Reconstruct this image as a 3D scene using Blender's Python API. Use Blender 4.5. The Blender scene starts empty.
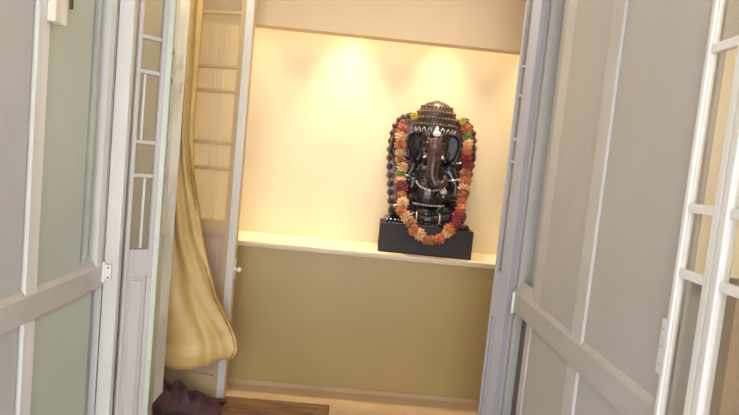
import bpy, bmesh, math, random
from mathutils import Vector, Matrix
random.seed(7)
scene = bpy.context.scene
C = scene.collection
PI = math.pi

# ------------------------------------------------------------------ helpers
def lin(c):
    return tuple(((v/255)/12.92 if v/255 <= 0.04045 else ((v/255+0.055)/1.055)**2.4) for v in c)

def mat(name, rgb, rough=0.5, var=0.0, vscale=6.0, bump=0.0, bscale=60.0, metal=0.0, stretch=(1,1,1), rgb2=None, coat=0.0, sheen=0.0):
    m = bpy.data.materials.new(name); m.use_nodes = True
    nt = m.node_tree; n = nt.nodes; b = n['Principled BSDF']
    b.inputs['Roughness'].default_value = rough
    b.inputs['Metallic'].default_value = metal
    if coat: b.inputs['Coat Weight'].default_value = coat; b.inputs['Coat Roughness'].default_value = .15
    if sheen: b.inputs['Sheen Weight'].default_value = sheen
    col = lin(rgb)
    tc = n.new('ShaderNodeTexCoord'); mp = n.new('ShaderNodeMapping'); mp.inputs['Scale'].default_value = stretch
    nt.links.new(tc.outputs['Object'], mp.inputs['Vector'])
    nz = n.new('ShaderNodeTexNoise'); nz.inputs['Scale'].default_value = vscale; nz.inputs['Detail'].default_value = 4
    nt.links.new(mp.outputs['Vector'], nz.inputs['Vector'])
    rp = n.new('ShaderNodeValToRGB')
    c2 = lin(rgb2) if rgb2 else tuple(v*(1-var) for v in col)
    c1 = col if rgb2 else tuple(min(1, v*(1+var*.5)) for v in col)
    rp.color_ramp.elements[0].position = .35; rp.color_ramp.elements[1].position = .65
    rp.color_ramp.elements[0].color = (*c2, 1); rp.color_ramp.elements[1].color = (*c1, 1)
    nt.links.new(nz.outputs['Fac'], rp.inputs['Fac']); nt.links.new(rp.outputs['Color'], b.inputs['Base Color'])
    if bump:
        nb = n.new('ShaderNodeTexNoise'); nb.inputs['Scale'].default_value = bscale; nb.inputs['Detail'].default_value = 3
        bp = n.new('ShaderNodeBump'); bp.inputs['Strength'].default_value = bump; bp.inputs['Distance'].default_value = .004
        nt.links.new(mp.outputs['Vector'], nb.inputs['Vector'])
        nt.links.new(nb.outputs['Fac'], bp.inputs['Height']); nt.links.new(bp.outputs['Normal'], b.inputs['Normal'])
    return m

def glass_mat(name, tint=(240, 240, 235), rough=.05, opac=.04):
    m = bpy.data.materials.new(name); m.use_nodes = True
    nt = m.node_tree; n = nt.nodes; n.clear()
    out = n.new('ShaderNodeOutputMaterial'); tr = n.new('ShaderNodeBsdfTransparent'); gl = n.new('ShaderNodeBsdfGlossy')
    df = n.new('ShaderNodeBsdfDiffuse'); df.inputs['Color'].default_value = (*lin(tint), 1)
    tr.inputs['Color'].default_value = (.97, .97, .95, 1); gl.inputs['Roughness'].default_value = rough
    lw = n.new('ShaderNodeFresnel'); lw.inputs['IOR'].default_value = 1.45
    m1 = n.new('ShaderNodeMixShader'); m2 = n.new('ShaderNodeMixShader'); m2.inputs['Fac'].default_value = opac
    ge = n.new('ShaderNodeNewGeometry'); mu = n.new('ShaderNodeMath'); mu.operation = 'SUBTRACT'; mu.use_clamp = True
    nt.links.new(lw.outputs[0], mu.inputs[0]); nt.links.new(ge.outputs['Backfacing'], mu.inputs[1])
    tl = n.new('ShaderNodeBsdfTranslucent'); tl.inputs['Color'].default_value = (*lin(tint), 1)
    m3 = n.new('ShaderNodeMixShader'); m3.inputs['Fac'].default_value = .6
    nt.links.new(df.outputs[0], m3.inputs[1]); nt.links.new(tl.outputs[0], m3.inputs[2])
    nt.links.new(tr.outputs[0], m2.inputs[1]); nt.links.new(m3.outputs[0], m2.inputs[2])
    nt.links.new(mu.outputs[0], m1.inputs['Fac']); nt.links.new(m2.outputs[0], m1.inputs[1]); nt.links.new(gl.outputs[0], m1.inputs[2])
    nt.links.new(m1.outputs[0], out.inputs['Surface'])
    return m

def obj(name, bm, material=None, parent=None, smooth=False, bevel=0.0):
    me = bpy.data.meshes.new(name); bmesh.ops.recalc_face_normals(bm, faces=bm.faces); bm.to_mesh(me); bm.free()
    if smooth:
        for p in me.polygons: p.use_smooth = True
    o = bpy.data.objects.new(name, me); C.objects.link(o)
    if material:
        for mm in (material if isinstance(material, (list, tuple)) else [material]): me.materials.append(mm)
    if parent: o.parent = parent
    if bevel:
        b = o.modifiers.new('bevel', 'BEVEL'); b.width = bevel; b.segments = 2; b.limit_method = 'ANGLE'
    return o

def thing(name, label, cat, loc=(0, 0, 0), rotz=0, group=None, kind=None):
    o = bpy.data.objects.new(name, None); C.objects.link(o); o.empty_display_size = .1
    o.location = loc; o.rotation_euler = (0, 0, rotz)
    return tag(o, label, cat, group, kind)

def tag(o, label=None, cat=None, group=None, kind=None):
    if label: o['label'] = label
    if cat: o['category'] = cat
    if group: o['group'] = group
    if kind: o['kind'] = kind
    return o

def BM(): return bmesh.new()

def box(bm, x0, x1, y0, y1, z0, z1):
    vs = [bm.verts.new((x, y, z)) for x in (x0, x1) for y in (y0, y1) for z in (z0, z1)]
    for f in ((0, 1, 3, 2), (4, 6, 7, 5), (0, 4, 5, 1), (2, 3, 7, 6), (0, 2, 6, 4), (1, 5, 7, 3)):
        bm.faces.new([vs[i] for i in f])
    return bm

def frustum(bm, base, top, x0, x1):
    """prism whose cross-section at x0 is rect base=(y0,y1,z0,z1) and at x1 is rect top"""
    a = [bm.verts.new((x0, y, z)) for y, z in ((base[0], base[2]), (base[1], base[2]), (base[1], base[3]), (base[0], base[3]))]
    b = [bm.verts.new((x1, y, z)) for y, z in ((top[0], top[2]), (top[1], top[2]), (top[1], top[3]), (top[0], top[3]))]
    bm.faces.new(a); bm.faces.new(b[::-1])
    for i in range(4): bm.faces.new((a[i], a[(i+1) % 4], b[(i+1) % 4], b[i]))
    return bm

def tube(bm, pts, rads, seg=12, cap=True):
    """tapering tube along points"""
    pts = [Vector(p) for p in pts]
    if not isinstance(rads, (list, tuple)): rads = [rads]*len(pts)
    rings = []; ref = None
    for i, p in enumerate(pts):
        t = (pts[min(i+1, len(pts)-1)]-pts[max(i-1, 0)]).normalized()
        if ref is None: ref = t.orthogonal().normalized()
        ref = (ref - t*ref.dot(t)).normalized(); bn = t.cross(ref)
        rings.append([bm.verts.new(p+(ref*math.cos(2*PI*k/seg)+bn*math.sin(2*PI*k/seg))*rads[i]) for k in range(seg)])
    for a, b in zip(rings, rings[1:]):
        for k in range(seg): bm.faces.new((a[k], a[(k+1) % seg], b[(k+1) % seg], b[k]))
    if cap:
        bm.faces.new(rings[0][::-1]); bm.faces.new(rings[-1])
    return bm

def ell(bm, c, r, rot=None, u=20, v=12):
    M = Matrix.Translation(c)
    if rot: M = M @ rot
    M = M @ Matrix.Diagonal((r[0], r[1], r[2], 1))
    bmesh.ops.create_uvsphere(bm, u_segments=u, v_segments=v, radius=1, matrix=M)
    return bm

def capsule_chain(bm, pts, rads):
    tube(bm, pts, rads, 14)
    for p, r in ((pts[0], rads[0]), (pts[-1], rads[-1])): ell(bm, p, (r, r, r), u=12, v=8)

def lathe(bm, prof, c=(0, 0, 0), seg=28, sx=1, sy=1):
    rings = [[bm.verts.new((c[0]+r*math.cos(2*PI*k/seg)*sx, c[1]+r*math.sin(2*PI*k/seg)*sy, c[2]+z)) for k in range(seg)] for r, z in prof]
    for a, b in zip(rings, rings[1:]):
        for k in range(seg): bm.faces.new((a[k], a[(k+1) % seg], b[(k+1) % seg], b[k]))
    bm.faces.new(rings[0][::-1]); bm.faces.new(rings[-1])
    return bm

# ------------------------------------------------------------------ materials
WARMGREY = (200, 193, 183)
M_frame = mat('frame_paint', (206, 203, 197), .42, .06, 5, .25, 40, stretch=(1, 1, .3))
M_panelL = mat('panel_paint_grey', (190, 189, 187), .45, .04, 3, .15, 30)
M_panelG = mat('panel_paint_pale_green', (188, 195, 182), .4, .05, 3, .15, 30)
M_railp = mat('rail_paint', (192, 187, 180), .42, .06, 6, .25, 40)
M_right = mat('right_panel_paint', (186, 181, 174), .5, .04, 3, .15, 30)
M_rightm = mat('right_moulding_paint', (198, 194, 187), .42, .05, 5, .2, 40)
M_white = mat('white_gloss_paint', (228, 224, 216), .35, .10, 9, .5, 35, stretch=(1, 1, .15))
M_worn = mat('worn_cream_paint', (240, 234, 218), .45, .0, 11, .6, 30, stretch=(1, 1, .22), rgb2=(206, 198, 178))
M_lilac = mat('greyed_lilac_paint', (186, 181, 185), .42, .10, 8, .4, 40, stretch=(1, 1, .2))
M_greyw = mat('greyed_white_paint', (204, 197, 194), .42, .10, 8, .4, 40, stretch=(1, 1, .2))
M_green = mat('pale_green_paint', (202, 208, 190), .35, .06, 6, .2, 30)
M_tan = mat('tan_varnish_paint', (208, 182, 138), .4, .08, 8, .3, 40, stretch=(1, 1, .3))
M_pink = mat('pinkish_panel_paint', (205, 178, 156), .4, .05, 4, .1)
M_cream = mat('cream_wall_paint', (244, 228, 196), .7, .02, 2, .1, 90)
M_header = mat('dimmed_cream_paint', (222, 196, 160), .7, .02, 2, .1, 90)  # cream wall with the header's weaker light put into the colour
M_dado = mat('olive_tan_dado_paint', (178, 155, 104), .38, .05, 1.6, .1, 60)
M_ledge = mat('ledge_stone', (226, 206, 178), .35, .06, 20)
M_floor = mat('floor_beige_vinyl', (194, 166, 130), .45, .08, 5, .1, 50)
M_ceil = mat('ceiling_paint', (235, 228, 215), .8)
M_metal = mat('painted_steel', (236, 232, 226), .35, .05, 30)
M_dkmetal = mat('dark_screw_steel', (90, 84, 78), .35, metal=.8)
M_glass = glass_mat('clear_glass')
M_glassg = glass_mat('greenish_glass', (212, 222, 206), .08, .55)
M_glassc = glass_mat('hazy_glass', (232, 228, 208), .1, .30)
M_stone = mat('polished_black_stone', (46, 36, 38), .24, .0, 9, .15, 25, rgb2=(30, 26, 32), coat=.4)
M_stoner = mat('reddish_black_stone', (108, 58, 50), .28, .0, 14, .25, 30, rgb2=(54, 34, 34), coat=.3)
M_base = mat('dark_granite', (46, 34, 38), .6, .0, 40, .1, 80, rgb2=(32, 24, 27))
M_crown = mat('aged_bronze_crown', (86, 66, 56), .35, .0, 60, .4, 80, rgb2=(50, 38, 38), metal=.15)
M_silver = mat('bright_silver', (225, 220, 215), .25, metal=.6)
M_markw = mat('white_ash_paste', (245, 240, 238), .6)
M_trunk = mat('brown_worn_stone', (92, 60, 58), .28, .0, 30, .2, 30, rgb2=(52, 36, 40), coat=.3)
FL = [mat('orange_petals', (216, 134, 84), .6, rgb2=(176, 88, 56), vscale=40), mat('cream_petals', (236, 204, 156), .6, rgb2=(200, 146, 98), vscale=40), mat('pink_petals', (206, 118, 100), .6, rgb2=(150, 66, 58), vscale=40),
      mat('amber_petals', (190, 138, 82), .6, rgb2=(130, 78, 50), vscale=40), mat('crimson_petals', (138, 44, 50), .6), mat('leaf_green', (110, 128, 52), .6), mat('yellow_petals', (206, 186, 70), .6)]
M_string = mat('garland_thread', (190, 150, 90), .7)

# ------------------------------------------------------------------ camera
f_px = 560.0
a = Vector((358-369.5, -(161-207.5), -f_px)).normalized()
r = math.radians(5.5)
u = Vector((math.sin(r), math.cos(r), 0)); u = (u - a*u.dot(a)).normalized()
x = a.cross(u)
cam_d = bpy.data.cameras.new('camera'); cam = bpy.data.objects.new('camera', cam_d); C.objects.link(cam)
R3 = Matrix((x, a, u))
cam.matrix_world = Matrix.Translation((0, 0, 1.5)) @ R3.to_4x4()
cam_d.sensor_width = 36; cam_d.lens = f_px*36/739; cam_d.clip_start = .05
scene.camera = cam

# ------------------------------------------------------------------ setting
def struct(name, bm, m, parent=None, smooth=False, bevel=0):
    o = obj(name, bm, m, parent, smooth, bevel)
    if not parent: o['kind'] = 'structure'
    return o

YB = 3.54          # front plane of the end wall
XL, XR = -1.04, .81
ZC = 2.75
struct('floor', box(BM(), -3, 3, 2.45, 4.3, -.1, 0), M_floor)
struct('floor_passage', box(BM(), -3, 3, -1.8, 2.4499, -.1, 0), mat('pale_bounce_floor', (205, 206, 210), .35, .05, 3))  # unseen floor, pale grey chosen to bounce neutral light
struct('ceiling', box(BM(), -3, 3, -1.4, 4.3, ZC, ZC+.1), M_ceil)

def side_wall(name, X0, s, y0, yend, stiles, rail, panels, groove_lo, groove_hi, mats):
    """panelled lining of the passage; s = +1 when it faces -X"""
    mf, mr, mp, mg, mm = mats
    root = struct(name, box(BM(), *sorted((X0+s*.13, X0+s*.30)), y0, yend, 0, ZC), mf)
    zr0, zr1 = rail
    for (a0, a1, z0, z1) in stiles:
        ch = .012
        struct('stile', frustum(BM(), (a0-ch, a1+ch, z0, z1), (a0, a1, z0, z1), X0+s*.13, X0), mm, root)
    yy1 = max(p[1] for p in panels)+.0
    struct('middle_rail', frustum(BM(), (y0, yend-.004, zr0-.01, zr1+.055), (y0, yend-.004, zr0, zr1), X0+s*.035, X0-s*.003), mr, root)
    for i, (a0, a1, z0, z1, mt) in enumerate(panels):
        struct('wall_panel', box(BM(), *sorted((X0+s*.010, X0+s*.128)), a0, a1, z0, z1), mt, root)
    return root

L = side_wall('wall_left', XL, -1, -1.3, 2.42,
    [(1.825, 1.888, .95, ZC), (1.825, 1.888, 0, .865), (2.325, 2.37, .95, ZC), (.6, .68, 0, ZC)],
    (.865, .95),
    [(-1.3, 1.81, .9, ZC, M_panelL), (-1.3, 1.81, .0, .9, M_panelL), (1.885, 2.20, .9, ZC, M_panelG), (1.885, 2.31, 0, .9, M_panelG)],
    None, None, (M_frame, M_railp, M_panelL, M_panelG, M_white))
# recessed strip beside the far edge, with its moulding
struct('moulding', box(BM(), XL-.128, XL-.030, 2.20, 2.30, .95, ZC), M_panelG, L)
struct('moulding', box(BM(), XL-.128, XL-.010, 2.235, 2.262, .95, ZC), M_panelG, L)
struct('edge_board', box(BM(), XL-.128, XL-.002, 2.385, 2.42, 0, ZC), M_frame, L)

Rw = side_wall('wall_right', XR, 1, 1.355, 2.67,
    [(1.84, 1.925, .95, ZC), (1.84, 1.925, 0, .865)],
    (.865, .95),
    [(1.355, 1.84, .9, ZC, M_right), (1.355, 1.84, 0, .9, M_right), (1.925, 2.30, .9, ZC, M_right), (1.925, 2.36, 0, .9, M_right)],
    None, None, (M_frame, M_right, M_right, M_right, M_rightm))
struct('moulding', box(BM(), XR+.010, XR+.128, 2.302, 2.40, .95, ZC), M_rightm, Rw)
struct('moulding', box(BM(), XR+.004, XR+.128, 2.365, 2.42, 0, .864), M_rightm, Rw)
struct('moulding', box(BM(), XR+.060, XR+.128, 2.402, 2.60, .95, ZC), M_right, Rw)
M_gapshade = mat('dark_gap_shade', (104, 98, 96), .6)  # dark colour stands in for the shadow in the gap below the rail
struct('gap_shade_board', box(BM(), XR+.05, XR+.128, 2.422, 2.628, 0, .863), M_gapshade, Rw)
struct('gap_shade_board', box(BM(), XL-.128, XL-.03, 2.313, 2.383, 0, .863), mat('mid_gap_shade', (168, 164, 164), .6), L)  # left gap's shadow, painted as a lighter grey board
struct('moulding', box(BM(), XR+.040, XR+.128, 2.475, 2.505, .95, ZC), M_right, Rw)
struct('edge_board', box(BM(), XR+.012, XR+.128, 2.63, 2.668, 0, ZC), M_right, Rw)

# far room
bm = BM(); box(bm, -1.42, -1.18, 2.43, YB+.6, 0, ZC); box(bm, XL-.30, -1.18, 2.425, 2.5, 0, ZC)
struct('wall_far_left', bm, M_cream)
bm = BM(); box(bm, 1.9, 2.1, 2.75, YB+.6, 0, ZC); box(bm, XR+.305, 1.9, 2.702, 2.78, 0, ZC)
struct('wall_far_right', bm, M_cream)
# end wall: dado, pier, header and the niche behind
NX0, NX1, NZ0, NZ1, NY = -1.15, 1.45, .930, 2.275, 3.96
end = struct('wall_back', box(BM(), -1.17, 1.89, YB+.002, YB+.5, 0, .895), M_dado)
struct('wall_pier', box(BM(), -1.17, NX0, YB+.002, YB+.5, .897, ZC), M_cream, end)
struct('wall_pier', box(BM(), NX1, 1.89, YB+.002, YB+.5, .897, ZC), M_cream, end)
struct('wall_header', box(BM(), NX0+.001, NX1-.001, YB+.002, YB+.10, NZ1, ZC), M_header, end)
struct('niche_back', box(BM(), NX0+.001, NX1-.001, NY, NY+.1, .897, ZC), M_cream, end)
struct('ledge', box(BM(), NX0+.002, NX1-.002, YB-.008, NY-.001, .897, NZ0), M_cream, end)
struct('ledge_nosing', box(BM(), NX0-.015, NX1+.3, YB-.024, YB-.0085, .908, NZ0), M_ledge, end, bevel=.003)
struct('trim_1', box(BM(), -1.16, 1.88, YB-.012, YB+.001, .0, .03), M_floor)
struct('trim_2', box(BM(), -1.065, -1.035, NY-.022, NY-.001, NZ0+.001, 2.7), M_white)
struct('trim_3', box(BM(), -.995, -.980, NY-.016, NY-.001, NZ0+.001, 2.7), M_white)

# ------------------------------------------------------------------ glazed leaves
def leaf_bm_frame(x0, x1, z0, z1, th):
    return box(BM(), x0, x1, -th/2, th/2, z0, z1)

def glazed_door(name, loc, ang, W, stile_l, stile_r, bars, top, lock, m, mp, mglass, th=.04, bar_h=.018, panel_m=None, label=None, H=2.6, col=None, stile_mat=None):
    """local x along leaf from hinge, y = thickness. lock=(z0,z1) of the mid rail; bars = list of z"""
    root = thing(name, label, 'door', loc, ang, kind='structure')
    z0 = .012
    obj('stile', box(BM(), 0, stile_l, -th/2, th/2, z0, H), m, root, bevel=.003)
    obj('stile', box(BM(), W-stile_r, W, -th/2, th/2, z0, H), stile_mat or m, root, bevel=.003)
    a0, a1 = stile_l, W-stile_r
    obj('lock_rail', box(BM(), a0, a1, -th/2+.001, th/2-.001, lock[0], lock[1]), m, root)
    obj('bottom_rail', box(BM(), a0, a1, -th/2+.001, th/2-.001, z0, .14), m, root)
    obj('top_rail', box(BM(), a0, a1, -th/2+.001, th/2-.001, top, H), m, root)
    # raised panel
    bm = BM(); box(bm, a0, a1, -.006, .006, .14, lock[0])
    e = min(.035, (a1-a0)*.22)
    box(bm, a0+e, a1-e, -.014, .014, .14+e, lock[0]-e)
    obj('lower_panel', bm, panel_m or m, root, bevel=.004)
    cols = [(a0, a1)]
    if col:
        obj('mullion', box(BM(), col[0], col[1], -th/2+.002, th/2-.002, lock[1], top), m, root, bevel=.003)
        cols = [(a0, col[0]), (col[1], a1)]
    for c0, c1 in cols:
        for z in bars:
            obj('glazing_bar', box(BM(), c0, c1, -th/2+.006, th/2-.006, z-bar_h/2, z+bar_h/2), m, root, bevel=.003)
        zs = [lock[1]]+sorted(bars)+[top]
        for p0, p1 in zip(zs, zs[1:]):
            obj('pane', box(BM(), c0, c1, -.0015, .0015, p0+.004, p1-.004), mglass, root)
    return root

def butt_hinge(loc, h, parent_name, sx=.012, w=.03):
    bm = BM(); tube(bm, [(0, 0, -h/2), (0, 0, h/2)], .007, 12)
    return bm

# leaf A : narrow leaf hinged at the left lining
angA = math.radians(45)
A = glazed_door('door_1', (XL+.066, 2.432, 0), math.radians(40), .120, .016, .020, [1.345, 1.49, 1.79, 1.935], 2.45, (.90, 1.02),
                M_greyw, M_greyw, M_glassc, .036, .016, label='narrow white painted glazed leaf hinged beside the pale green left panel')
obj('glazing_bar', box(BM(), .060, .068, -.012, .012, 1.025, 1.335), M_white, A)
obj('glazing_bar', box(BM(), .034, .041, -.012, .012, 1.50, 1.78), M_white, A)
# white hanging post for it
P1 = struct('door_frame', box(BM(), XL+.002, XL+.062, 2.388, 2.425, 0, ZC), M_white, L, bevel=.003)

def hinge(root, loc, h, flip=1, m=M_metal):
    """cranked steel hinge lug with screws"""
    bm = BM(); tube(bm, [(0, 0, -h/2), (0, 0, h/2)], .008, 12)
    ell(bm, (0, 0, h/2+.004), (.009, .009, .006)); ell(bm, (0, 0, -h/2-.004), (.009, .009, .006))
    box(bm, *sorted((-.002*flip, .032*flip)), -.003, .003, -h/2+.005, h/2-.005)
    o = obj('hinge', bm, m, root, smooth=False, bevel=.001); o.location = loc
    s = BM()
    for z in (-h*.28, h*.28): ell(s, (.020*flip, -.004, z), (.004, .002, .004), u=10, v=6)
    q = obj('screw', s, M_dkmetal, o)
    return o
hinge(L, (XL+.008, 2.375, .925), .075, 1)

# leaf B : seen nearly edge-on, running away behind leaf A
vx, vy = -.145, .50
angB = math.atan2(vy, vx)
B = glazed_door('door_2', (-.865, 2.50, 0), angB, math.hypot(vx, vy), .04, .06, [1.36, 1.50, 1.82, 1.96], 2.45, (.93, 1.02),
                M_green, M_green, M_glassg, .03, .02, label='pale green glazed leaf seen almost edge-on between two other leaves', stile_mat=M_worn)
wB = math.hypot(vx, vy)
obj('meeting_strip', box(BM(), wB-.002, wB+.022, -.062, .006, .012, 2.6), M_worn, B, bevel=.004)
for z in (1.79, 1.93):
    obj('hinge', tube(BM(), [(wB-.010, -.050, z-.03), (wB-.010, -.050, z+.03)], .007, 10), M_worn, B)

# leaf C : tan leaf in front of the end wall
uC = Vector((-.10, .0193)); angC = math.atan2(-.115, .49)
WC = .50
hx, hy = -.662-WC*math.cos(angC), 3.27-WC*math.sin(angC)
Cd = glazed_door('door_3', (hx, hy, 0), angC, WC, .17, .075, [1.374, 1.525, 1.823, 1.965, 2.27], 2.5, (1.00, 1.075),
                 M_tan, M_tan, M_glassc, .04, .02, panel_m=M_pink, label='tan glazed door standing open in front of the end wall')
obj('lit_edge_strip', box(BM(), WC-.040, WC+.006, -.034, -.0205, .012, 2.6), M_white, Cd, bevel=.003)  # white strip added to stand for the leaf's lit edge
bm = BM(); lathe(bm, [(.004, 0), (.013, .002), (.013, .006), (.006, .010), (.006, .020), (.014, .028), (.015, .036), (.008, .044), (.001, .046)], seg=20)
bmesh.ops.rotate(bm, verts=bm.verts, matrix=Matrix.Rotation(math.radians(90), 3, 'Y'))
k = obj('door_knob', bm, M_metal, Cd, smooth=True); k.location = (WC+.001, -.01, .80)
obj('latch_plate', box(BM(), WC+.0005, WC+.004, -.018, .012, .74, .86), M_metal, Cd, bevel=.002)

# leaf D : narrow leaf on the right
Dd = glazed_door('door_4', (XR-.016, 2.655, 0), math.radians(90+25), .112, .062, .013, [1.57, 1.68, 1.89, 2.03], 2.45, (.80, 1.02),
                 M_lilac, M_lilac, M_glassc, .036, .014, label='narrow greyish lilac glazed leaf at the far end of the right lining')
hinge(Rw, (XR-.006, 2.62, .90), .085, 1)

struct('door_frame_right', box(BM(), XR-.012, XR+.29, 2.671, 2.70, 0, ZC), M_right)
# near right glazed doors
En = thing('door_5', 'white painted glazed double door at the right edge of the view', 'door', (.790, 1.312, 0), math.radians(-90), kind='structure')
th = .022
def seg(nm, a0, a1, z0, z1, m=M_white, t=th, bev=.004): return obj(nm, box(BM(), a0, a1, -t/2, t/2, z0, z1), m, En, bevel=bev)
seg('stile', 0, .017, .012, 2.62)
seg('inner_bead', .0175, .021, .12, 2.62, t=.010, bev=.001)
seg('stile', .112, .136, .012, 2.62)
seg('stile', .142, .166, .012, 2.62, t=.028)
seg('stile', .46, .53, .012, 2.62)
for c0, c1 in ((.017, .112), (.166, .46)):
    seg('bottom_rail', c0, c1, .012, .12); seg('top_rail', c0, c1, 2.5, 2.62)
    for z in (1.835, 1.467, 1.312, .62): seg('glazing_bar', c0, c1, z-.011, z+.011, t=.018, bev=.003)
    zs = [.12, .62, 1.312, 1.467, 1.835, 2.5]
    for p0, p1 in zip(zs, zs[1:]): obj('pane', box(BM(), c0, c1, -.0015, .0015, p0+.011, p1-.011), M_glass, En)
seg('meeting_bead', .1365, .1415, .012, 2.62, t=.012, bev=.001)
# wall on this side before the opening, and the room seen through the glass
hb = BM(); box(hb, XR-.012, XR-.001, 1.318, 1.362, 1.045, 1.185); tube(hb, [(XR-.014, 1.316, 1.035), (XR-.014, 1.316, 1.195)], .006, 12)
h2 = obj('hinge', hb, M_metal, Rw, bevel=.002)
sc_ = BM()
for z in (1.07, 1.115, 1.16): ell(sc_, (XR-.013, 1.350, z), (.0015, .004, .004), u=10, v=6)
obj('screw', sc_, M_frame, h2)
struct('door_frame_near', box(BM(), XR+.002, XR+.0135, 1.304, 1.3545, 0, ZC), M_right)
struct('wall_near_right', box(BM(), XR+.0, XR+.2, -1.3, .79, 0, ZC), M_frame)
sr = struct('wall_side_room', box(BM(), XR+.32, 3.0, 1.50, 1.6, 0, ZC), mat('side_room_beige', (200, 178, 150), .7))
struct('wall_side_room_far', box(BM(), 2.7, 2.8, -1.3, 1.49, 0, ZC), M_header)
struct('wall_side_room_blocker', box(BM(), XR+.201, 2.699, -1.4, -1.3, 0, ZC), M_header)  # unseen rear wall, added to keep sky light off the near panes
struct('wall_end_post', box(BM(), XR+.014, XR+.125, 1.304, 1.353, 1.31, 1.86), M_cream)
struct('wall_end_board', box(BM(), XR+.127, XR+.31, 1.304, 1.353, 0, 2.7), mat('tan_board', (188, 164, 138), .6))

# ------------------------------------------------------------------ hook box at top of the left stile
lk = struct('rim_lock', box(BM(), XL+.001, XL+.030, 1.862, 1.935, 1.850, 2.02), M_worn, L, bevel=.004)
struct('bolt', tube(BM(), [(XL+.035, 1.945, 1.91), (XL+.035, 1.945, 2.02)], .006, 10), M_dkmetal, L)

# ------------------------------------------------------------------ curtain
M_curt = mat('gold_satin', (212, 182, 116), .4, .0, 7, .15, 14, rgb2=(200, 166, 98), sheen=.3)
M_curtb = mat('gold_satin_trim', (176, 130, 62), .4, .1, 40)
CR = [(2.36, -.895), (2.26, -.900), (1.95, -.902), (1.577, -.905), (1.364, -.882), (1.01, -.815), (.675, -.705), (.465, -.592), (.392, -.566), (.335, -.585)]
def crx(z):
    for (za, xa), (zb, xb) in zip(CR, CR[1:]):
        if za >= z >= zb: return xa+(xb-xa)*(za-z)/(za-zb)
    return CR[-1][1]
ct = thing('curtain', 'gold satin curtain with a turned-up hem hanging beside the tan glazed door', 'curtain', (-.95, 3.07, 0))
NU, NV = 60, 70
bm = BM(); grid = []
for j in range(NV+1):
    v = j/NV; row = []
    for i in range(NU+1):
        s = i/NU
        zbot = .250+.085*s**1.6 + .008*math.sin(s*9)
        z = 2.36+(zbot-2.36)*v
        xr = crx(z); xl = -1.09+.04*v
        xx = xl+(xr-xl)*s
        w = max(0, min(1, (1.5-z)/1.1)); fd = math.exp(-((s-.25-.6*(1.3-z))/.09)**2)*.022*w-math.exp(-((s-.45-.35*(1.1-z))/.07)**2)*.016*w
        amp = .010*(1-w)+.007*w
        y = amp*math.sin(s*(26-14*w)+.8*math.sin(z*3.1)) - .03*w*math.sin(s*PI)**2 + .008*math.sin(z*7+s*5)*w + fd
        zh = zbot+.12-.03*s
        if z < zh: y -= .022*min(1, (zh-z)/.012)*(1-.35*(zh-z)/.12)          # hem band stands forward
        row.append(bm.verts.new((xx+.95, y, z)))
    grid.append(row)
for j in range(NV):
    for i in range(NU): bm.faces.new((grid[j][i], grid[j][i+1], grid[j+1][i+1], grid[j+1][i]))
edge = [grid[j][NU].co.copy() for j in range(NV+1)]
hem = [grid[NV][i].co.copy() for i in range(NU+1)]
cl = obj('cloth', bm, M_curt, ct, smooth=True)
sd = cl.modifiers.new('thick', 'SOLIDIFY'); sd.thickness = .003
obj('edge_braid', tube(BM(), [e+Vector((-.016, -.003, 0)) for e in edge[24:]], [.0035+.0025*(i % 2) for i in range(len(edge)-24)], 8), M_curtb, ct, smooth=True)
obj('piping', tube(BM(), edge[::2], .004, 8), M_curtb, ct, smooth=True)
obj('curtain_rod', tube(BM(), [(-.2, 0, 2.375), (.15, 0, 2.375)], .011, 12), M_dkmetal, ct, smooth=True)

# ------------------------------------------------------------------ mat and crumpled cloth
M_mat = mat('brown_woven_mat', (150, 112, 76), .8, .0, 9, .6, 90, rgb2=(116, 84, 58), stretch=(.6, 5, 1))
bm = BM()
nx, ny = 60, 24
top_ = [[bm.verts.new((-.93+.90*i/nx, 2.55+.755*j/ny, .006+.010*(1 if 0 < i < nx and 0 < j < ny else .2)+.0035*math.sin(i*1.3)*math.sin(j*.9))) for j in range(ny+1)] for i in range(nx+1)]
for i in range(nx):
    for j in range(ny): bm.faces.new((top_[i][j], top_[i+1][j], top_[i+1][j+1], top_[i][j+1]))
mt = obj('door_mat', bm, M_mat, smooth=True)
ms = mt.modifiers.new('thick', 'SOLIDIFY'); ms.thickness = .005; ms.offset = -1
tag(mt, 'brown woven mat on the floor below the olive dado', 'mat')
M_cl = mat('dark_grey_cloth', (78, 70, 72), .8, .0, 3, .4, 30, rgb2=(84, 44, 50))
bm = BM(); nx, ny = 44, 20; g = []
for i in range(nx+1):
    s = i/nx; row = []
    for j in range(ny+1):
        t = j/ny
        hgt = (.165*(1-s)**1.1+.022)*(math.sin(PI*min(1, t*1.0))**.7 if 0 < t < 1 else 0)
        hgt *= 1+.22*math.sin(s*23+t*6)+.12*math.sin(s*41-t*5)
        row.append(bm.verts.new((-1.08+.44*s+.015*math.sin(t*9), 2.98+.225*t+.012*math.sin(s*14)-.0*s, .028+max(0, hgt))))
    g.append(row)
for i in range(nx):
    for j in range(ny): bm.faces.new((g[i][j], g[i+1][j], g[i+1][j+1], g[i][j+1]))
cc = obj('crumpled_cloth', bm, M_cl, smooth=True)
cs = cc.modifiers.new('thick', 'SOLIDIFY'); cs.thickness = .003
tag(cc, 'dark grey and maroon crumpled cloth lying on the mat under the gold curtain', 'cloth')

# ------------------------------------------------------------------ statue
IX, IY, IZ = .494, 3.775, NZ0+.001
st = thing('elephant_headed_statue', 'polished black stone seated elephant-headed deity statue on the ledge', 'statue', (IX, IY, IZ), math.radians(-2))
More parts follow.
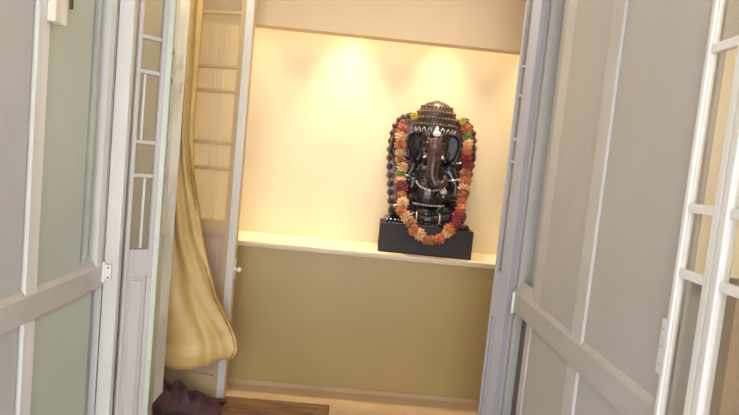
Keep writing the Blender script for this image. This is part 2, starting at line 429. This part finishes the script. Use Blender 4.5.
# pedestal: plinth, upper step
ped = obj('pedestal', box(BM(), -.305, .305, -.175, .155, 0, .185), M_base, st, bevel=.006)
bm = BM(); box(bm, -.275, .275, -.155, .150, .1851, .213)
for k_ in range(22):       # lotus petals round the front of the step
    xx = -.26+.52*k_/21; ell(bm, (xx, -.150, .205), (.016, .014, .016), u=10, v=6)
obj('lotus_step', bm, M_stone, st, bevel=.004)

def bake(o, vox, sm=4, fac=.5):
    rm = o.modifiers.new('remesh', 'REMESH'); rm.mode = 'VOXEL'; rm.voxel_size = vox
    s_ = o.modifiers.new('smooth', 'SMOOTH'); s_.factor = fac; s_.iterations = sm
    dg = bpy.context.evaluated_depsgraph_get(); dg.update()
    me = bpy.data.meshes.new_from_object(o.evaluated_get(dg)); old = o.data
    mats_ = [m_ for m_ in old.materials]
    o.modifiers.clear(); o.data = me
    if not me.materials:
        for m_ in mats_: me.materials.append(m_)
    for p in me.polygons: p.use_smooth = True

# back slab (carved halo with scalloped rim)
bm = BM(); out = []
prof = [(.235, .20), (.250, .28), (.262, .36), (.272, .44), (.284, .52), (.292, .60), (.296, .68), (.292, .76), (.278, .83), (.245, .885), (.20, .91), (.15, .90), (.12, .90)]
pts = [(-a_, b_) for a_, b_ in prof]+[(0, .93)]+[(a_, b_) for a_, b_ in prof[::-1]]
fr = [bm.verts.new((p[0], .055, p[1])) for p in pts]; bk = [bm.verts.new((p[0], .125, p[1])) for p in pts]
bm.faces.new(fr); bm.faces.new(bk[::-1])
for i in range(len(pts)): bm.faces.new((fr[i], fr[(i+1) % len(pts)], bk[(i+1) % len(pts)], bk[i]))
for s in (-1, 1):
    for i in range(16):
        t = i/15; k2 = t*(len(prof)-2); i0 = int(k2); f_ = k2-i0
        px_ = prof[i0][0]+(prof[min(i0+1, len(prof)-1)][0]-prof[i0][0])*f_; pz_ = prof[i0][1]+(prof[min(i0+1, len(prof)-1)][1]-prof[i0][1])*f_
        ell(bm, (s*(px_-.006), .075, pz_), (.021, .03, .021), u=12, v=8)
slab = obj('carved_back_slab', bm, M_stoner, st); bake(slab, .007, 2)

# body: belly, chest, crossed legs, four arms, head, one continuous surface
bm = BM()
ell(bm, (0, -.015, .40), (.140, .120, .135))
ell(bm, (0, .015, .52), (.125, .095, .12))
ell(bm, (0, .01, .26), (.16, .11, .07))
ell(bm, (0, -.005, .725), (.108, .10, .115))            # head
ell(bm, (-.042, -.055, .765), (.055, .06, .06)); ell(bm, (.042, -.055, .765), (.055, .06, .06))   # frontal domes
ell(bm, (-.062, -.070, .665), (.036, .035, .045)); ell(bm, (.062, -.070, .665), (.036, .035, .045))  # cheeks
ell(bm, (0, .02, .62), (.085, .075, .06))
for s in (-1, 1):
    # legs
    capsule_chain(bm, [(s*.07, .0, .275), (s*.15, -.055, .285), (s*.215, -.07, .268)], [.075, .068, .050])
    capsule_chain(bm, [(s*.215, -.07, .262), (s*.13, -.125, .248), (s*.045, -.140 if s > 0 else -.115, .240)], [.050, .042, .030])
    fx = s*.045; fy = -.140 if s > 0 else -.115
    capsule_chain(bm, [(fx, fy, .238), (fx-s*.035, fy-.016, .234), (fx-s*.065, fy-.016, .233)], [.028, .024, .018])
    for q in range(5):
        capsule_chain(bm, [(fx-s*.062, fy-.016, .244-q*.0055), (fx-s*.082, fy-.020, .245-q*.006)], [.0065, .005])
    # front arm: shoulder, elbow, hand
    if s < 0: arm = [(-.12, .0, .56), (-.175, -.02, .46), (-.165, -.075, .40), (-.125, -.125, .44)]; hd = Vector((-.118, -.135, .468)); up = Vector((0, -.1, 1))
    else: arm = [(.12, .0, .56), (.178, -.02, .46), (.165, -.08, .38), (.115, -.135, .385)]; hd = Vector((.092, -.148, .392)); up = Vector((-1, -.3, .15))
    capsule_chain(bm, arm, [.050, .042, .036, .024])
    up.normalize()
    sd_ = Vector((1, 0, 0)) if s < 0 else Vector((0, .25, 1)).normalized()
    ell(bm, hd, (.026, .013, .028) if s < 0 else (.028, .015, .024))
    for q in range(4):
        b0 = hd+sd_*(-.018+.012*q)+up*.02
        ln = (.030, .036, .034, .026)[q]
        bend = Vector((0, -.010, 0)) if s < 0 else Vector((0, 0, .010))
        capsule_chain(bm, [b0, b0+up*ln*.55+bend*.3, b0+up*ln+bend], [.0062, .0056, .0045])
    tb = hd-sd_*.022; capsule_chain(bm, [tb, tb-sd_*.012+up*.012, tb-sd_*.012+up*.026], [.0068, .006, .005])
    # raised back arm
    capsule_chain(bm, [(s*.12, .035, .575), (s*.215, .035, .60), (s*.262, .03, .66), (s*.250, .01, .75), (s*.222, .0, .82)], [.050, .044, .040, .034, .024])
    hh = Vector((s*.216, -.004, .842)); ell(bm, hh, (.026, .014, .028))
    for q in range(4):
        b0 = hh+Vector((-.018+.012*q, 0, .018)); ln = (.026, .032, .032, .026)[q]
        capsule_chain(bm, [b0, b0+Vector((0, -.004, ln*.55)), b0+Vector((0, -.016, ln*.9))], [.0062, .0056, .0045])
    tb = hh-Vector((s*.024, 0, 0)); capsule_chain(bm, [tb, tb+Vector((-s*.012, -.004, .016)), tb+Vector((-s*.012, -.010, .028))], [.007, .006, .005])
body = obj('body', bm, M_stone, st); bake(body, .0052, 3)
# ears
for s in (-1, 1):
    bm = BM()
    ol = [(.0, .09), (.05, .105), (.088, .07), (.092, .01), (.072, -.06), (.035, -.10), (.01, -.06)]
    f0 = [bm.verts.new((s*(.085+p[0]), -.010-.25*p[0], .70+p[1])) for p in ol]; f1 = [bm.verts.new((s*(.085+p[0]), .008-.25*p[0], .70+p[1])) for p in ol]
    bm.faces.new(f0); bm.faces.new(f1[::-1])
    for i in range(len(ol)): bm.faces.new((f0[i], f0[(i+1) % len(ol)], f1[(i+1) % len(ol)], f1[i]))
    tube(bm, [(s*(.085+p[0]), -.012-.25*p[0], .70+p[1]) for p in ol[:6]], .009, 8)
    e = obj('ear', bm, M_stone, st); bake(e, .006, 4)
# trunk curling to the right of the picture
tp = [(0, -.085, .735), (0, -.125, .69), (.0, -.150, .63), (-.006, -.160, .57), (-.004, -.170, .515), (.018, -.178, .475), (.052, -.180, .465), (.080, -.178, .485), (.082, -.176, .512), (.066, -.176, .518)]
tr_ = [.058, .052, .045, .040, .036, .032, .028, .024, .019, .014]
bm = BM(); sm_p, sm_r = [], []
for i in range(len(tp)-1):
    for q in range(5):
        t = q/5; sm_p.append(tuple(tp[i][k3]*(1-t)+tp[i+1][k3]*t for k3 in range(3))); sm_r.append((tr_[i]*(1-t)+tr_[i+1]*t)*(1+.04*(q % 2)))
sm_p.append(tp[-1]); sm_r.append(tr_[-1])
tube(bm, sm_p, sm_r, 18)
trk = obj('trunk', bm, M_trunk, st, smooth=True)
ts = trk.modifiers.new('s', 'SMOOTH'); ts.iterations = 3
for s in (-1, 1):
    obj('tusk', tube(BM(), [(s*.045, -.105, .655), (s*.060, -.140, .635), (s*.072, -.165, .635)] if s < 0 else [(.045, -.105, .655), (.062, -.135, .635)], [.012, .009, .004] if s < 0 else [.012, .010], 10), M_silver, st, smooth=True)
    obj('eye', ell(BM(), (s*.045, -.108, .735), (.014, .007, .007), u=14, v=8), M_silver, st, smooth=True)
# forehead mark
bm = BM(); ell(bm, (0.004, -.108, .795), (.026, .010, .020)); ell(bm, (.004, -.104, .822), (.012, .010, .022))
obj('forehead_mark', bm, M_markw, st, smooth=True)
# crown: domed, beaded
bm = BM()
lathe(bm, [(.130, .79), (.138, .80), (.143, .835), (.142, .87), (.137, .905), (.126, .94), (.106, .972), (.076, .998), (.040, 1.013), (.004, 1.017)], (0, .02, 0), 40, 1, .82)
crown = obj('crown', bm, M_crown, st, smooth=True)
bm = BM()
M_beads = mat('dull_copper_beads', (128, 104, 88), .3, metal=.3)
for (rr, zz, n_) in ((.144, .855, 44), (.139, .897, 38), (.127, .938, 34), (.104, .976, 26)):
    for k_ in range(n_):
        an = 2*PI*k_/n_; ell(bm, (rr*math.cos(an), .02+rr*.82*math.sin(an), zz), (.0075, .0075, .0085), u=8, v=5)
    obj('bead_row', bm, M_beads, crown, smooth=True); bm = BM()
bm = BM()
for k_ in range(9):                                    # arches carved on the front of the crown
    an = -PI/2+(k_-4)*.30; tube(bm, [(.142*math.cos(an+d), .02+.142*.82*math.sin(an+d), .80+zz) for d, zz in ((-.09, 0), (-.07, .022), (0, .034), (.07, .022), (.09, 0))], .0045, 6)
obj('carved_arches', bm, M_silver, crown, smooth=True)
obj('finial', ell(BM(), (0, .02, 1.014), (.022, .02, .010), u=14, v=8), M_crown, crown, smooth=True)
# ornaments
def beads(pts_, rad, m, name):
    bm = BM()
    for p in pts_: ell(bm, p, (rad, rad, rad), u=8, v=6)
    return obj(name, bm, m, st, smooth=True)
beads([(.105*math.sin(t), -.135-.012*math.cos(t)*1, .50-.075*math.cos(t)) for t in [(-1.25+2.5*i/14) for i in range(15)]], .008, M_silver, 'necklace')
beads([(.135*math.sin(t), .0-.128*math.cos(t), .335-.01*math.cos(t)) for t in [(-1.2+2.4*i/18) for i in range(19)]], .0075, M_silver, 'belt')
for s in (-1, 1):
    obj('armlet', tube(BM(), [(s*.155+.046*math.cos(t)*s, -.012+.046*math.sin(t), .505+.01*math.cos(t)) for t in [2*PI*i/16 for i in range(17)]], .007, 8), M_silver, st, smooth=True)
    obj('anklet', tube(BM(), [(s*.075, -.137+.036*math.cos(t)-(.0 if s > 0 else -.014), .243+.034*math.sin(t)) for t in [2*PI*i/16 for i in range(17)]], .006, 8), M_silver, st, smooth=True)
obj('sweet_ball', lathe(BM(), [(.003, -.02), (.020, -.014), (.025, 0), (.018, .014), (.006, .026), (.001, .03)], (.082, -.162, .425), 18), M_silver, st, smooth=True)
obj('belly_boss', ell(BM(), (-.005, -.137, .42), (.012, .008, .014), u=12, v=8), M_silver, st, smooth=True)

# ------------------------------------------------------------------ garland
gl = thing('flower_garland', 'orange, cream and crimson flower garland hung round the black statue', 'garland', (IX, IY, IZ), math.radians(-2))
path = [(-.205, -.045, .865), (-.222, -.065, .81), (-.218, -.085, .73), (-.214, -.09, .65), (-.208, -.095, .57), (-.196, -.105, .49), (-.184, -.130, .41), (-.176, -.165, .335), (-.165, -.190, .265),
        (-.130, -.205, .215), (-.085, -.215, .165), (-.035, -.220, .128), (.02, -.222, .108), (.075, -.222, .118), (.120, -.215, .150), (.155, -.205, .195), (.182, -.19, .255),
        (.196, -.165, .325), (.208, -.130, .40), (.216, -.105, .48), (.218, -.095, .56), (.220, -.09, .64), (.216, -.085, .72), (.208, -.065, .80), (.196, -.045, .865)]
obj('string', tube(BM(), [Vector(p)+Vector((0, .012, 0)) for p in path], .006, 8), M_string, gl, smooth=True)
def flower_bm(rad, petals=10, layers=3):
    bm = BM()
    for l_ in range(layers):
        for q in range(petals-l_*2):
            an = 2*PI*q/(petals-l_*2)+l_*.3; tilt = .35+.45*l_
            d = Vector((math.cos(an)*math.cos(tilt), -math.sin(tilt), math.sin(an)*math.cos(tilt)))
            rot = d.to_track_quat('Z', 'Y').to_matrix().to_4x4()
            ell(bm, d*rad*.58, (rad*.36, rad*.15, rad*.42), rot, u=8, v=6)
    ell(bm, (0, 0, 0), (rad*.42, rad*.42, rad*.42), u=8, v=6)
    return bm
def mesh_of(bm, m, name):
    me = bpy.data.meshes.new(name); bm.to_mesh(me); bm.free(); me.materials.append(m)
    for p in me.polygons: p.use_smooth = True
    return me
fl_me = [mesh_of(flower_bm(.043), m_, 'flower') for m_ in FL]
def plen(ps): return [0]+[sum((Vector(ps[i+1])-Vector(ps[i])).length for i in range(k_+1)) for k_ in range(len(ps)-1)]
cum = plen(path); tot = cum[-1]
def at(d):
    for i in range(len(cum)-1):
        if cum[i+1] >= d: t = (d-cum[i])/(cum[i+1]-cum[i]); return Vector(path[i]).lerp(Vector(path[i+1]), t)
    return Vector(path[-1])
NF = 36
seq = [3, 2, 1, 0, 1, 3, 1, 5, 1, 4, 3, 1, 0, 1, 3, 0, 1, 0, 3, 0, 1, 0, 4, 4, 0, 2, 3, 1, 0, 3, 4, 4, 0, 1, 5, 0, 3, 2, 0, 5]
for i in range(NF):
    p = at(tot*(i+.5)/NF)
    o = bpy.data.objects.new('flower', fl_me[seq[i % len(seq)]]); C.objects.link(o); o.parent = gl
    o.location = p+Vector((random.uniform(-.009, .009), random.uniform(-.006, .004), random.uniform(-.004, .004)))
    o.rotation_euler = (random.uniform(-.4, .4), random.uniform(0, 6), random.uniform(-.4, .4)); sc = random.uniform(.85, 1.15); o.scale = (sc, sc, sc)
# crimson tassels half-way up each side
for s, pz in ((-1, .452), (1, .435)):
    bm = BM()
    for q in range(14):
        an = 2*PI*q/14; tube(bm, [(0, 0, 0), (.022*math.cos(an), -.014, .018*math.sin(an)), (.040*math.cos(an), -.008, .03*math.sin(an)-.004)], [.005, .006, .003], 6)
    t_ = obj('tassel', bm, FL[4], gl, smooth=True); t_.location = (s*(.195 if s < 0 else .214), -.145, pz)

ym = mesh_of(flower_bm(.030, 9, 2), FL[6], 'flower_head')
for s, lb in ((-1, 'yellow flower tucked at the hand left of the statue\'s crown'), (1, 'yellow flower tucked at the hand right of the statue\'s crown')):
    y_ = thing('yellow_flower', lb, 'flower', (IX+s*.160+(.002), IY-.085, IZ+.895), group='yellow flowers beside the crown')
    o = bpy.data.objects.new('bloom', ym); C.objects.link(o); o.parent = y_
    obj('leaf_sprig', tube(BM(), [(0, .005, -.01), (s*.02, .004, .018), (s*.05, .01, .012)], [.006, .010, .003], 8), FL[5], y_, smooth=True)
    obj('stem', tube(BM(), [(0, .0, -.01), (s*.012, .02, -.04), (s*.03, .05, -.075)], [.003, .003, .003], 8), FL[5], y_, smooth=True)

# ------------------------------------------------------------------ lights
def area(name, loc, rot, size, energy, col, size_y=None):
    d = bpy.data.lights.new(name, 'AREA'); d.energy = energy; d.color = col; d.size = size
    if size_y: d.shape = 'RECTANGLE'; d.size_y = size_y
    o = bpy.data.objects.new(name, d); C.objects.link(o); o.location = loc; o.rotation_euler = rot; return o
def spot(name, loc, target, energy, col, deg=80, blend=.9, rad=.03):
    d = bpy.data.lights.new(name, 'SPOT'); d.energy = energy; d.color = col; d.spot_size = math.radians(deg); d.spot_blend = blend; d.shadow_soft_size = rad
    o = bpy.data.objects.new(name, d); C.objects.link(o); o.location = loc
    o.rotation_euler = (Vector(target)-Vector(loc)).to_track_quat('-Z', 'Y').to_euler(); return o
W = (1.0, .80, .52)
for sx_, se_ in ((-.12, 100), (.52, 64), (1.15, 52), (-.75, 34)):
    spot('niche_spot', (sx_, 3.72, 2.73), (sx_, 3.745, 1.75), se_, W, 62, 1.0, .04)
area('niche_fill', (.15, 3.72, 2.73), (0, 0, 0), 2.2, 5, (1, .88, .68), .06)  # added fill to even out the niche wall, no fixture behind it
area('room_fill', (.35, 2.85, 2.70), (0, 0, 0), .6, 6, (1, .88, .70), .5)  # unseen warm fill added for the far room
area('room_fill_left', (-.55, 2.75, 2.70), (0, 0, 0), .3, 4, (1, .88, .70), .3)  # unseen fill added for the curtain and left leaves
area('corner_fill', (-1.06, 2.85, 2.70), (0, 0, 0), .12, 1.6, (1, .88, .68), .12)  # small unseen fill added behind leaf B to brighten leaf A's panes
area('passage_fill', (-.1, .9, 2.70), (0, 0, 0), .5, 3, (1, .97, .92), .9)  # unseen neutral fill added to lift the panelled linings
area('side_room_fill', (1.3, .25, 2.60), (math.radians(35), 0, 0), .4, 14, (1, .86, .66), .4)  # unseen warm fill added to brighten what shows through the near panes

w = bpy.data.worlds.new('world'); scene.world = w; w.use_nodes = True
bg = w.node_tree.nodes['Background']; bg.inputs['Color'].default_value = (.92, .94, 1.0, 1); bg.inputs['Strength'].default_value = 5.6

scene.view_settings.view_transform = 'Standard'; scene.view_settings.look = 'None'
scene.view_settings.exposure = 0; scene.view_settings.gamma = 1; scene.view_settings.use_curve_mapping = False
scene.cycles.max_bounces = 8
